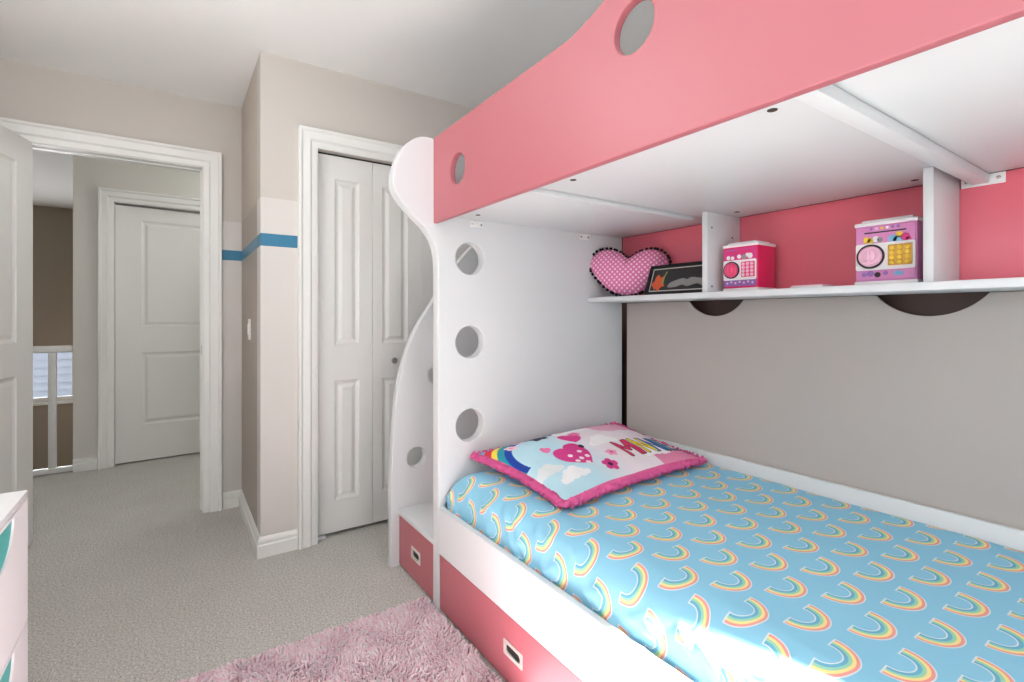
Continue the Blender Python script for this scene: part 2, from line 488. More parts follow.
# closet: four bifold leaves
LH = 1.99
wl = .2935
for i in range(4):
    x = QX0 + .006 + i * (wl + .002)
    lo, hi = ((.092, .222) if i % 2 == 0 else (.055, .205))
    o = leaf('door_%d' % (3 + i), wl, LH, .03, [(lo, hi, .99, 1.868), (lo, hi, .165, .80)], (x, YC + .04, .02), 0,
             ['white bifold closet leaf beside the left casing', 'white bifold closet leaf carrying the small round knob', 'third white bifold closet leaf, behind the bed stairs', 'rightmost white bifold closet leaf, behind the bunk bed'][i])
    if i in (1, 2):
        MB().lathe([(.008, 0), (.008, .010), (.015, .016), (.018, .024), (.015, .031), (.004, .034)], 20, Matrix.Translation((.117 if i == 1 else .175, 0, .893)) @ Matrix.Rotation(PI / 2, 4, 'X')).done('knob', M['chrome'], o)
mbt = MB().box(QX0 + .004, QX1 - .004, YC + .042, YC + .07, QZ - .012, QZ, .001)
struct('trim_4', mbt, M['dark'], 'dark sliding track above the closet doors', 'door track')
mbt = MB().box(QX0, QX0 + .05, YC + .03, YC + .06, 0, .014, .001)
struct('trim_5', mbt, M['trim'], 'small white floor bracket at the closet corner', 'door bracket')
j = MB().box(QX0, QX0 + .004, YC, YC + T, 0, QZ).box(QX1 - .004, QX1, YC, YC + T, 0, QZ)
struct('trim_6', j, M['trim'], 'white lining of the closet opening', 'door trim')


# windows
def window(name, x0, x1, z0, z1, axis, at, t, label, div=1):
    """frame with sash bars and panes set in the wall thickness; axis 'y' wall at y, 'x' wall at x"""
    fr = MB(); g = MB(); w_ = .05
    def bx(mb, a0, a1, za, zb, d0, d1, bev=0):
        if axis == 'y': mb.box(a0, a1, at + d0, at + d1, za, zb, bev)
        else: mb.box(at + d0, at + d1, a0, a1, za, zb, bev)
    for (a0, a1, za, zb) in ((x0, x0 + w_, z0, z1), (x1 - w_, x1, z0, z1), (x0 + w_, x1 - w_, z0, z0 + w_), (x0 + w_, x1 - w_, z1 - w_, z1)):
        bx(fr, a0, a1, za, zb, t * .3, t * .75)
    for i in range(1, div + 1):
        c = x0 + (x1 - x0) * i / (div + 1); bx(fr, c - .02, c + .02, z0 + w_, z1 - w_, t * .35, t * .7)
    o = struct(name, fr, M['trim'], label, 'window')
    bx(g, x0 + w_, x1 - w_, z0 + w_, z1 - w_, t * .5, t * .5 + .004 * (1 if t > 0 else -1)); g.done('pane', M['glass'], o)
    return o


window('window_1', NW[0], NW[1], NW[2], NW[3], 'y', YN, -T, 'white framed window behind the photographer', 0)
window('window_2', LW[0], LW[1], LW[2], LW[3], 'x', XL, -T, 'white framed window in the left wall beside the photographer', 1)
o3 = window('window_3', SX0, SX1, SZ0, SZ1, 'y', SY, T, 'small bright stairwell window seen between railing posts', 0)
sl = MB().box(SX0 - .03, SX1 + .03, SY - .035, SY + .03, SZ0 - .03, SZ0, .004); sl.done('window_sill', M['trim'], o3)

# neighbour's siding outside the stairwell window
b = MB()
for i in range(26):
    z = -1.2 + i * .115
    for p in [((-4.5, 10.0, z), (1.5, 10.0, z), (1.5, 10.022, z + .115), (-4.5, 10.022, z + .115)), ((-4.5, 10.0, z), (1.5, 10.0, z), (1.5, 10.024, z - .001), (-4.5, 10.024, z - .001))]:
        b.bm.faces.new([b.bm.verts.new(q) for q in p])
b.box(-4.5, 1.5, 10.03, 10.2, -1.6, 1.78)
tag(b.done('neighbor_house', M['siding'], None, 0), 'blue grey lap siding of a house outside the stairwell window', 'house')
struct('ground', MB().box(-8, 6, 7.95, 14, -1.75, -1.65), M['concrete'], 'pale ground outside the stairwell window', 'ground')

# stair railing at the edge of the hall
rl = wthing('stair_railing', 'white wooden railing at the stairwell edge through the doorway', 'railing', (-1.5, 4.95, 0))
box('handrail', (-2.4, -.624, 4.915, 4.975, .895, .945), M['trim'], rl, .008)
box('bottom_rail', (-2.4, -.624, 4.92, 4.97, .004, .04), M['trim'], rl, .004)
for i in range(7):
    x = -.742 - i * .26
    box('baluster', (x - .022, x + .022, 4.925, 4.969, .04, .895), M['trim'], rl, .003)

# switch on the jog wall
sw = wthing('light_switch', 'white light switch plate on the taupe return wall', 'switch', (XJ, 3.06, 1.09))
plate('switch_plate', 'x', XJ - .006, .006, rrect(3.02, 3.095, 1.033, 1.148, .006), [], M['plate'], sw, .0015)
box('toggle', (XJ - .012, XJ - .006, 3.047, 3.068, 1.06, 1.12), M['plate'], sw, .002)

# ------------------------------------------------------------------ bunk bed
BX, BY = .86, 1.775                 # front of the end board, near face of the end board
SLAB = 1.56
bed = wthing('bunk_bed', 'white and pink child bunk bed with round cut-outs filling the right side', 'bunk bed', (1.38, .8, 0))
bulge = spline([(.865, 1.85), (.82, 1.856), (.78, 1.850), (.732, 1.818), (.695, 1.76), (.676, 1.69), (.680, 1.635), (.715, 1.585), (.765, 1.538), (.805, 1.503), (.838, 1.455), (.855, 1.40), (.86, 1.33)], 6)
top = spline([(.865, 1.85), (.90, 1.845), (.945, 1.822), (1.0, 1.79), (1.08, 1.75), (1.2, 1.70)], 6)
out = [(BX, 0)] + list(reversed(bulge))[:-1] + top + [(1.89, 1.68), (1.89, 0)]
plate('end_panel', 'y', BY, .05, out, [circle(1.003, z, .0665) for z in (1.397, 1.055, .715)], M['white'], bed, .003)
fo = [(BX, 0), (1.89, 0), (1.89, .62), (BX, .62)]
plate('foot_panel', 'y', -.285, .045, fo, [], M['white'], bed, .003)
for x0 in (BX, 1.83):
    box('foot_post', (x0, x0 + .06, -.285, -.24, .62, SLAB + .1), M['white'], bed, .003)
rail = [(1.775, 1.525), (1.775, 1.855)] + spline([(1.7, 1.858), (1.3, 1.866), (1.0, 1.871), (.95, 1.876), (.90, 1.888), (.84, 1.908), (.74, 1.955), (.64, 1.99), (.53, 2.0)], 8) + [(-.285, 2.0), (-.285, 1.525)]
plate('guard_rail', 'x', .838, .022, rail, [circle(1.578, 1.69, .056), circle(.755, 1.80, .058), circle(.0, 1.80, .058)], M['pink'], bed, .003)
# underside boards (seam at the first cross beam)
ub = box('bunk_base', (BX, 1.885, 1.227, BY, SLAB, SLAB + .02), M['white'], bed, .0015)
box('bunk_base', (BX, 1.885, -.24, 1.2245, SLAB, SLAB + .02), M['white'], bed, .0015)
dots = [(.967, 1.10), (.96, .511), (1.797, .537), (1.78, 1.083), (.99, 1.69)]
for x, y in dots:
    hb = MB().lathe([(.0095, 0), (.0095, .0012)], 16, Matrix.Translation((x, y, SLAB - .0011))); hb.done('screw_hole', M['hole'], ub)
box('cross_beam', (BX + .001, 1.72, 1.228, 1.262, SLAB - .016, SLAB - .0005), M['white'], bed, .002)
box('cross_beam', (BX + .001, 1.886, .394, .432, SLAB - .026, SLAB - .0005), M['white'], bed, .003)
# guard at the wall side of the upper bunk
box('rear_guard', (1.868, 1.885, -.24, BY, SLAB + .022, 1.80), M['white'], bed, .002)
# shelf unit
sh = MB().box(1.652, 1.888, -.24, BY - .001, 1.229, 1.252, .003); sh.done('shelf', M['white'], bed)
box('shelf_back', (1.892, 1.905, -.24, BY - .002, 1.252, SLAB), M['pink_deep'], bed, .001)['label'] = 'deep pink back board'
for y0 in (1.137, .459):
    dv = box('shelf_divider', (1.672, 1.89, y0, y0 + .023, 1.2525, SLAB - .0005), M['white'], bed, .0015)
    if y0 > 1:
        for x, z in ((1.70, 1.50), (1.835, 1.472), (1.845, 1.425), (1.70, 1.275)):
            MB().lathe([(.004, 0), (.004, .001)], 12, Matrix.Translation((x, y0 + .0002, z)) @ Matrix.Rotation(PI / 2, 4, 'X')).done('screw_hole', M['dark'], dv)
# taupe back panel with finger cut-outs, standing clear of the wall
def seg_notch(c, hw, dep):
    r = (hw * hw + dep * dep) / (2 * dep); a_ = math.asin(hw / r)
    return [(c + r * math.sin(t_), 1.2275 + (r - dep) - r * math.cos(t_)) for t_ in [(-a_ + 2 * a_ * i / 20) for i in range(21)]]
bp_ = [(-.24, .3), (BY - .034, .3), (BY - .034, 1.2275)] + list(reversed(seg_notch(1.248, .128, .066))) + list(reversed(seg_notch(.53, .136, .067))) + [(-.24, 1.2275)]
M['back_panel'] = mat('taupe back panel', (184, 176, 171), .42, bump=(200, .15, .002))
plate('back_panel', 'x', 1.888, .008, bp_, [], M['back_panel'], bed, .001)['label'] = 'taupe back panel with two round finger notches'
# brackets
def bracket(pts_box, screws, nm='bracket'):
    o = box(nm, pts_box, M['white_edge'], bed, .001)
    for s_ in screws:
        MB().lathe([(.005, 0), (.005, .0015), (.003, .002)], 12, s_).done('screw', M['chrome'], o)
RYm = Matrix.Rotation(PI / 2, 4, 'X'); RXm = Matrix.Rotation(-PI / 2, 4, 'Y')
bracket((1.002, 1.062, BY - .003, BY - .0002, 1.528, 1.553), [Matrix.Translation((x, BY - .003, 1.54)) @ RYm for x in (1.010, 1.054)])
bracket((1.60, 1.66, BY - .003, BY - .0002, 1.528, 1.556), [Matrix.Translation((x, BY - .003, 1.542)) @ RYm for x in (1.608, 1.652)])
bracket((1.886, 1.891, .362, .455, 1.529, SLAB - .001), [Matrix.Translation((1.886, y, 1.545)) @ RXm for y in (.375, .443)])
# lower bunk box
plate('bed_rail', 'x', BX, .022, [(-.24, .228), (BY - .0005, .228), (BY - .0005, .41), (-.24, .41)], [], M['white'], bed, .003)
box('rear_rail', (1.862, 1.882, -.24, BY - .0005, .05, .588), M['white'], bed, .003)
box('mattress_base', (.884, 1.86, -.239, BY - .001, .25, .27), M['white'], bed, .001)
box('plinth', (.9, .92, -.239, BY - .001, .0, .225), M['white'], bed, .001)
def drawer(nm, y0, y1, z0, z1, x, hy, hz, hw, hh, parent):
    d = plate(nm, 'x', x, .02, [(y0, z0), (y1, z0), (y1, z1), (y0, z1)], [rrect(hy - hw, hy + hw, hz - hh, hz + hh, hh * .5)], M['pink'], parent, .002)
    h_ = plate('handle', 'x', x - .0025, .006, rrect(hy - hw - .004, hy + hw + .004, hz - hh - .004, hz + hh + .004, .004), [rrect(hy - hw * .82, hy + hw * .82, hz - hh * .62, hz + hh * .62, hh * .58, 7)], M['steel'], d, .0012)
    h_['label'] = 'brushed metal recessed pull'
    box('handle_recess', (x + .004, x + .018, hy - hw * .95, hy + hw * .95, hz - hh * .9, hz + hh * .9), M['dark'], h_, .001)
    return d
drawer('drawer', .78, BY - .004, .012, .224, BX + .004, 1.262, .120, .047, .020, bed)
drawer('drawer', -.235, .776, .012, .224, BX + .004, .27, .120, .047, .020, bed)

# ------------------------------------------------------------------ storage staircase at the bed head
SYP = 2.205
st = wthing('storage_staircase', 'white storage stairs with pink drawers behind the bed end', 'stairs', (1.3, 2.0, 0))
prof = spline([(.830, 0), (.829, .15), (.828, .31), (.831, .46), (.840, .64), (.860, .82), (.887, .94), (.920, 1.035), (.969, 1.13), (1.031, 1.22), (1.10, 1.33), (1.175, 1.43), (1.28, 1.535), (1.4, 1.60)], 6)
out = prof + [(1.88, 1.63), (1.88, 0)]
plate('side_panel', 'y', SYP, .04, out, [circle(.953, .492, .048), circle(1.062, .878, .048), circle(1.20, 1.22, .048)], M['white'], st, .003)
# open back panel at the wall
box('rear_panel', (1.866, 1.88, BY + .0505, SYP - .001, 0, 1.1), M['white'], st, .001)
for i in range(4):
    x0 = BX + .006 + i * .25; x1 = x0 + .25 + (.0 if i < 3 else -.005); z = .265 * (i + 1)
    box('step', (x0 - .006, min(x1 + .02, 1.865), BY + .0505, SYP - .0005, z - .022, z), M['white'], st, .002)
    drawer('stair_drawer', BY + .052, SYP - .003, z - .265 + (.012 if i == 0 else .003), z - .024, x0, (BY + SYP) / 2 + .02, z - .265 + .125, .043, .022, st)


# ------------------------------------------------------------------ mattress with the rainbow sheet
def fbm(x, y, s):
    return noise.noise(Vector((x * s, y * s, 3.7)))


def mattress():
    x0, x1, y0, y1, zt, zb, R = .892, 1.859, -.235, 1.765, .545, .275, .095
    RB = .03; arcB = RB * PI / 2
    arc = R * PI / 2; side = zt - zb - R
    def prof(s, L):
        """unfolded coordinate s -> (inset position, drop)"""
        if s < 0:
            return 0.0, R - s
        if s < arc:
            a_ = s / R; return R - R * math.cos(a_), R - R * math.sin(a_)
        return None
    LX = (x1 - x0) - R - RB + arc + arcB; LY = (y1 - y0) - 2 * R + 2 * arc
    def ax(s, L, c0, c1):
        p = prof(s, L)
        if p: return c0 + p[0], p[1], 1 - min(1, max(0, s / arc))
        p = prof(L - s, L)
        if p: return c1 - p[0], p[1], 0.0
        return c0 + R + (s - arc), 0.0, 0.0
    def axx(s_):
        if s_ < LX - arcB: return ax(s_, 1e9, x0, x1)
        q = LX - s_
        if q < 0: return x1, RB - q, 0.0
        a_ = q / RB; return x1 - (RB - RB * math.cos(a_)), RB - RB * math.sin(a_), 0.0
    us = [-side + i * (LX + 2 * side) / 150 for i in range(151)]
    ws = [-side + i * (LY + 2 * side) / 300 for i in range(301)]
    me = bpy.data.meshes.new('mattress'); verts = []; uvs = []
    for wv in ws:
        yy, dy, ey = ax(wv, LY, y0, y1)
        for u_ in us:
            xx, dx, ex = axx(u_)
            d = max(dx, dy) if min(dx, dy) < 1e-6 else min(zt - zb, math.hypot(dx, dy) if max(dx, dy) < R else max(dx, dy))
            z = zt - d
            # plan corners pulled in a little
            nn = .004 * fbm(xx, yy, 3) + .0018 * fbm(xx, yy, 11)
            z += nn
            if dx > .004 and xx < 1.2:      # loose folds down the front edge
                k_ = min(1, dx / .05)
                fold = fbm(yy * 1.0, dx * 2.2, 9) * .018 + fbm(yy + dx * .9, .3, 26) * .014 + fbm(yy - dx * 1.2, 1.7, 48) * .006
                xx -= max(-.0, fold * k_) - .0
                z += fold * .4 * k_
            verts.append((xx, yy, z)); uvs.append((x0 + R - arc + u_, y0 + R - arc + wv))
    nx = len(us); faces = [(r * nx + c, r * nx + c + 1, (r + 1) * nx + c + 1, (r + 1) * nx + c) for r in range(len(ws) - 1) for c in range(nx - 1)]
    me.from_pydata(verts, [], faces)
    uv = me.uv_layers.new(name='UVMap')
    for lp in me.loops: uv.data[lp.index].uv = uvs[lp.vertex_index]
    me.update()
    return me


me = mattress()
mt = finish('mattress', me, M['sheet'], None, 0)
me.shade_smooth()
tag(mt, 'lower bunk mattress in a light blue fitted sheet printed with little rainbows', 'mattress')

# ------------------------------------------------------------------ printed pillow
PA, PB, PC, PD = Vector((1.005, 1.745, .600)), Vector((1.02, 1.200, .566)), Vector((1.80, 1.245, .572)), Vector((1.80, 1.735, .630))


def pil(u, v, side):
    base = PA * (1 - u) * (1 - v) + PB * (1 - u) * v + PC * u * v + PD * u * (1 - v)
    e = (1 - abs(2 * u - 1) ** 2.6) * (1 - abs(2 * v - 1) ** 2.4)
    e = max(e, 0)
    # soft pulled-in edges between the corners
    cu = (u - .5) * (1 - abs(2 * v - 1) ** 2) * -.05; cv = (v - .5) * (1 - abs(2 * u - 1) ** 2) * -.05
    base = base + Vector((cu, -cv, 0))
    h = (.045 + .03 * (1 - v)) * e ** .6 if side > 0 else -.06 * e ** .55
    w = (.006 * noise.noise(Vector((u * 5, v * 4, 1))) + .003 * noise.noise(Vector((u * 13, v * 9, 5)))) * (e ** .3 if e > 0 else 0)
    z = base.z + h + w
    if side < 0: z = max(z, .549 if e > .05 else z)
    return (base.x, base.y, z)


def art(U, V):
    """the flat print; U along the length, V from the back edge to the front edge"""
    x, y = U * .8, V * .5
    R_ = lambda c: np.array(lin(c)[:3])
    col = np.zeros(U.shape + (3,)); col[:] = R_((186, 222, 234))
    def put(mask, c): col[mask] = R_(c)
    t = np.clip((U - .26) / .25, 0, 1)[..., None]; col[:] = col * (1 - t) + R_((238, 226, 232)) * t
    wob = .012 * np.sin(x * 40) + .01 * np.cos(y * 55 + x * 20)
    put((U + wob > .62 + .25 * (V - .1)) & (V + wob < .36), (236, 178, 200))
    put((U > .60) & (V + wob < .16 + .1 * (U - .6)), (228, 160, 186))
    put((V + wob > .86 - .22 * (U - .6)) & (U > .72), (232, 140, 174))
    # rainbow in the back left corner
    r = np.hypot(x - .205, y - .225); fan = (y < .21 + .35 * (.205 - x)) & (x < .33)
    for a_, b_, c_ in ((.168, .196, (30, 70, 165)), (.196, .222, (40, 150, 165)), (.222, .242, (246, 222, 80)), (.242, .268, (222, 48, 74))):
        put((r > a_) & (r <= b_) & fan, c_)
    put((r > .268) & (x < .08) & (y < .1), (110, 190, 220))
    def blob(cx, cy, s, c, sq=1.0):
        put(np.hypot((x - cx), (y - cy) * sq) < s, c)
    def cloud(cx, cy, s, c):
        for dx, dy, q in ((0, 0, 1), (-1.1, .25, .75), (1.1, .25, .8), (.5, -.5, .8), (-.5, -.4, .7), (1.9, .45, .5), (-1.8, .5, .5)): blob(cx + dx * s, cy + dy * s, s * q, c)
    def heart(cx, cy, s, c, rot=0):
        X = ((x - cx) * math.cos(rot) + (y - cy) * math.sin(rot)) / s; Y = -(-(x - cx) * math.sin(rot) + (y - cy) * math.cos(rot)) / s
        put((X * X + Y * Y - 1) ** 3 - X * X * Y ** 3 < 0, c)
    def flower(cx, cy, s, c, c2):
        for i in range(5):
            blob(cx + s * .9 * math.cos(i * 1.2566), cy + s * .9 * math.sin(i * 1.2566), s * .62, c)
        blob(cx, cy, s * .45, c2)
    flower(.17, .03, .026, (240, 196, 214), (236, 150, 180)); flower(.26, .02, .03, (238, 170, 196), (250, 225, 232)); flower(.10, .085, .018, (245, 205, 220), (236, 150, 180))
    cloud(.41, .07, .045, (246, 240, 242)); cloud(.07, .33, .03, (226, 230, 232)); cloud(.14, .40, .032, (240, 240, 242))
    cloud(.45, .25, .036, (246, 242, 244)); cloud(.62, .40, .034, (246, 240, 243))
    # star, hearts
    ang = np.arctan2(y - .075, x - .245); rr = np.hypot(x - .245, y - .075)
    put(rr < .046 * (.62 + .38 * np.abs(((ang / (2 * PI) * 5 + .1) % 1) * 2 - 1)), (34, 36, 62))
    heart(.335, .185, .046, (222, 60, 140), .3); heart(.25, .315, .072, (214, 62, 138), -.25); heart(.40, .14, .026, (236, 120, 172), -.3)
    for dx, dy in ((-.03, -.015), (.028, -.022), (.0, .02), (.035, .018), (-.03, .03), (.004, .055)): blob(.25 + dx, .315 + dy, .0105, (248, 226, 236))
    flower(.33, .42, .024, (214, 62, 138), (60, 30, 60)); heart(.16, .22, .02, (236, 120, 172), .5); blob(.32, .26, .014, (60, 30, 60)); flower(.40, .36, .018, (240, 160, 194), (222, 60, 140))
    # lettering
    H, y0 = .112, .405
    letters = [('M', .452, .062, (214, 50, 98)), ('I', .528, .0, (214, 50, 98)), ('N', .556, .05, (238, 214, 50)), ('N', .622, .05, (60, 120, 190)), ('I', .690, .0, (40, 110, 170)), ('E', .716, .036, (40, 150, 160))]
    for ink, wid in (((18, 18, 26), .0112), (None, .0072)):
        for ch, lx, lw, c in letters:
            segs = {'M': [((0, 0), (0, 1)), ((0, 1), (.5, .35)), ((.5, .35), (1, 1)), ((1, 1), (1, 0))], 'I': [((0, 0), (0, 1))], 'N': [((0, 0), (0, 1)), ((0, 1), (1, 0)), ((1, 0), (1, 1))],
                    'E': [((0, 0), (0, 1)), ((0, 1), (1, 1)), ((0, .5), (.85, .5)), ((0, 0), (1, 0))]}[ch]
            for (ax_, ay_), (bx_, by_) in segs:
                p0 = np.array((lx + .026 + ax_ * lw, y0 - ay_ * H)); p1 = np.array((lx + .026 + bx_ * lw, y0 - by_ * H)); dv = p1 - p0
                tt = np.clip(((x - p0[0]) * dv[0] + (y - p0[1]) * dv[1]) / dv.dot(dv), 0, 1)
                dd = np.hypot(x - p0[0] - tt * dv[0], y - p0[1] - tt * dv[1])
                put(dd < wid, ink or c)
    put((V > .975) | (U > .985), (226, 110, 160)); put((V < .02) | (U < .012), (226, 90, 150))
    return col


def pillow():
    nu, nv = 400, 250
    verts = []; cols = []
    U, V = np.meshgrid(np.linspace(0, 1, nu + 1), np.linspace(0, 1, nv + 1)); A = art(U, V)
    for r in range(nv + 1):
        for c in range(nu + 1): verts.append(pil(c / nu, r / nv, 1))
    cols = A.reshape(-1, 3)
    n0 = len(verts); nx = nu + 1
    faces = [(r * nx + c, (r + 1) * nx + c, (r + 1) * nx + c + 1, r * nx + c + 1) for r in range(nv) for c in range(nu)]
    mu, mv = 40, 25
    for r in range(mv + 1):
        for c in range(mu + 1): verts.append(pil(c / mu, r / mv, -1))
    my = mu + 1
    faces += [(n0 + r * my + c, n0 + r * my + c + 1, n0 + (r + 1) * my + c + 1, n0 + (r + 1) * my + c) for r in range(mv) for c in range(mu)]
    me = bpy.data.meshes.new('pillow'); me.from_pydata(verts, [], faces)
    at_ = me.attributes.new('print', 'FLOAT_COLOR', 'POINT')
    full = np.ones((len(verts), 4), dtype=np.float32); full[:n0, :3] = cols; full[n0:, :3] = np.array(lin((232, 150, 184))[:3])
    at_.data.foreach_set('color', full.ravel()); me.update()
    return me


pw = thing('pillow', 'printed pillow with a rainbow, bright lettering and pink ruffled edge on the bed', 'pillow', (0, 0, 0))
pw.location = (1.42, 1.5, .55); pw['_world'] = [1.42, 1.5, .55]
me = pillow(); po = finish('pillow_cover', me, M['print'], pw, 0); me.shade_smooth()
# ruffle around the edge
b = MB(); per = []
NP = 60
for i in range(NP): per.append((i / NP, 0))
for i in range(NP): per.append((1, i / NP))
for i in range(NP): per.append((1 - i / NP, 1))
for i in range(NP): per.append((0, 1 - i / NP))
pts = [Vector(pil(u_, v_, 1)) for u_, v_ in per]
fine = []
for i, p in enumerate(pts):
    q = pts[(i + 1) % len(pts)]
    for j in range(3): fine.append(p.lerp(q, j / 3))
random.seed(3); rings = []
cen = Vector((1.41, 1.48, .59))
for i, p in enumerate(fine):
    tg = (fine[(i + 1) % len(fine)] - fine[i - 1]).normalized(); out_ = (p - cen); out_.z = 0; out_ = (out_ - tg * out_.dot(tg)).normalized(); up = tg.cross(out_)
    if up.z < 0: up = -up
    side_f = .55 if (i < NP * 3 or NP * 3 <= i < NP * 6) else 1.0
    rr = .0125 * side_f + .003 * math.sin(i * 1.55) + .003 * (random.random() - .5); wv = .005 * math.sin(i * 1.1 + 2 * math.sin(i * .17))
    rings.append([b.bm.verts.new(p + out_ * (.008 + rr * 1.25 * math.cos(a_)) + up * (wv + rr * .8 * math.sin(a_))) for a_ in [2 * PI * k_ / 8 for k_ in range(8)]])
for i in range(len(rings)):
    A_, B_ = rings[i], rings[(i + 1) % len(rings)]
    for k_ in range(8): b.bm.faces.new((A_[k_], A_[(k_ + 1) % 8], B_[(k_ + 1) % 8], B_[k_]))
b.done('ruffle', M['ruffle'], pw, 60)['label'] = 'hot pink gathered ruffle'

# ------------------------------------------------------------------ heart cushion leaning on the shelf back
HO = spline([(0, .60), (.22, .84), (.52, 1.0), (.82, .87), (1, .45), (.93, .03), (.70, -.42), (.40, -.82), (.12, -.985), (-.12, -.985), (-.40, -.82), (-.70, -.42), (-.93, .03), (-1, .45), (-.82, .87), (-.52, 1.0), (-.22, .84)], 6, True)


hc = thing('heart_cushion', 'pink heart shaped cushion with white dots and black pompoms on the shelf', 'cushion', (1.762, 1.622, 1.2535))
HW, HH = .184, .112
def hshape():
    nt, nr = len(HO), 16; vs_ = []; uvs = []; fs = []
    for sg in (-1, 1):
        base = len(vs_)
        vs_.append((0, sg * .046, 0)); uvs.append((0, 0))
        for r_ in range(1, nr + 1):
            f_ = r_ / nr
            for i in range(nt):
                px, pz = HO[i]; d = .046 * max(0, 1 - f_ ** 2.4) ** .62
                vs_.append((px * HW * f_, sg * d, pz * HH * f_)); uvs.append((px * HW * f_, pz * HH * f_))
        for i in range(nt):
            j = (i + 1) % nt; fs.append((base, base + 1 + i, base + 1 + j))
        for r_ in range(nr - 1):
            for i in range(nt):
                j = (i + 1) % nt; a0 = base + 1 + r_ * nt; fs.append((a0 + i, a0 + nt + i, a0 + nt + j, a0 + j))
    me = bpy.data.meshes.new('cushion_cover'); me.from_pydata(vs_, [], fs); uv = me.uv_layers.new(name='UVMap')
    for lp in me.loops: uv.data[lp.index].uv = uvs[lp.vertex_index]
    bm = bmesh.new(); bm.from_mesh(me); bmesh.ops.recalc_face_normals(bm, faces=bm.faces); bm.to_mesh(me); bm.free()
    return me
# heart plane faces -X in the room: local (x,y,z) -> world (y, -x, z), leaning back
HM = Matrix.Translation((0, 0, .116)) @ Matrix.Rotation(math.radians(-58), 4, 'Z') @ Matrix.Rotation(math.radians(-12), 4, 'X') @ Matrix.Rotation(math.radians(3), 4, 'Y')
me = hshape(); me.transform(HM); finish('cushion_cover', me, M['dots'], hc, 0); me.shade_smooth()
b = MB()
L = 58
for i in range(L):
    px, pz = HO[int(i * len(HO) / L)]
    r_ = bmesh.ops.create_icosphere(b.bm, subdivisions=1, radius=.0085)
    bmesh.ops.translate(b.bm, verts=r_['verts'], vec=HM @ Vector((px * HW * 1.035, 0, pz * HH * 1.035)))
b.done('pompom_trim', M['pompom'], hc, 180)['label'] = 'black pompom fringe'

# ------------------------------------------------------------------ picture frame leaning behind the divider
pf = thing('picture_frame', 'black framed dark picture with an orange flower leaning on the shelf back', 'picture frame', (1.742, 1.345, 1.2535))
FM = Matrix.Rotation(math.radians(20), 4, 'Y') @ MX_YZ     # local x -> y, y -> z
def flat(nm, outline, holes, d0, th, m_, parent, mtx, bev=.0004):
    me = plate_mesh(outline, holes, th, bev); me.transform(mtx @ Matrix.Translation((0, 0, d0 - th / 2 if d0 < 0 else d0)))
    return finish(nm, me, m_, parent)
FW, FH = .155, .140
flat('frame', [(-FW, .002), (FW, .002), (FW, FH), (-FW, FH)], [[(-FW + .014, .014), (FW - .014, .014), (FW - .014, FH - .012), (-FW + .014, FH - .012)]], 0, .016, M['picture_black'], pf, FM, .001)
pc = flat('picture', [(-FW + .013, .013), (FW - .013, .013), (FW - .013, FH - .011), (-FW + .013, FH - .011)], [], .003, .003, M['picture_dark'], pf, FM)
flat('mat_line', [(-FW + .017, .017), (FW - .017, .017), (FW - .017, FH - .015), (-FW + .017, FH - .015)], [[(-FW + .021, .021), (FW - .021, .021), (FW - .021, FH - .019), (-FW + .021, FH - .019)]], -.0005, .001, M['picture_line'], pc, FM, .0002)
random.seed(8)
fl = [(.095 + (.030 + .008 * math.cos(5 * t_ + 1)) * math.cos(t_), .056 + (.034 + .008 * math.sin(6 * t_)) * math.sin(t_)) for t_ in [2 * PI * i / 40 for i in range(40)]]
flat('flower_print', fl, [], -.0005, .001, M['orange'], pc, FM, .0002)
flat('stem_print', spline([(.068, .05), (.066, .085), (.058, .104), (.062, .108), (.072, .085), (.076, .055)], 4, True), [], -.001, .001, M['green'], pc, FM, .0002)
gs = spline([(.04, .034), (.035, .052), (.018, .06), (.0, .066), (-.03, .072), (-.05, .066), (-.07, .074), (-.10, .07), (-.13, .062), (-.135, .034), (-.10, .044), (-.06, .034), (-.03, .042), (.0, .034)], 4, True)
flat('landscape_print', gs, [], -.0005, .001, M['grey_print'], pc, FM, .0002)

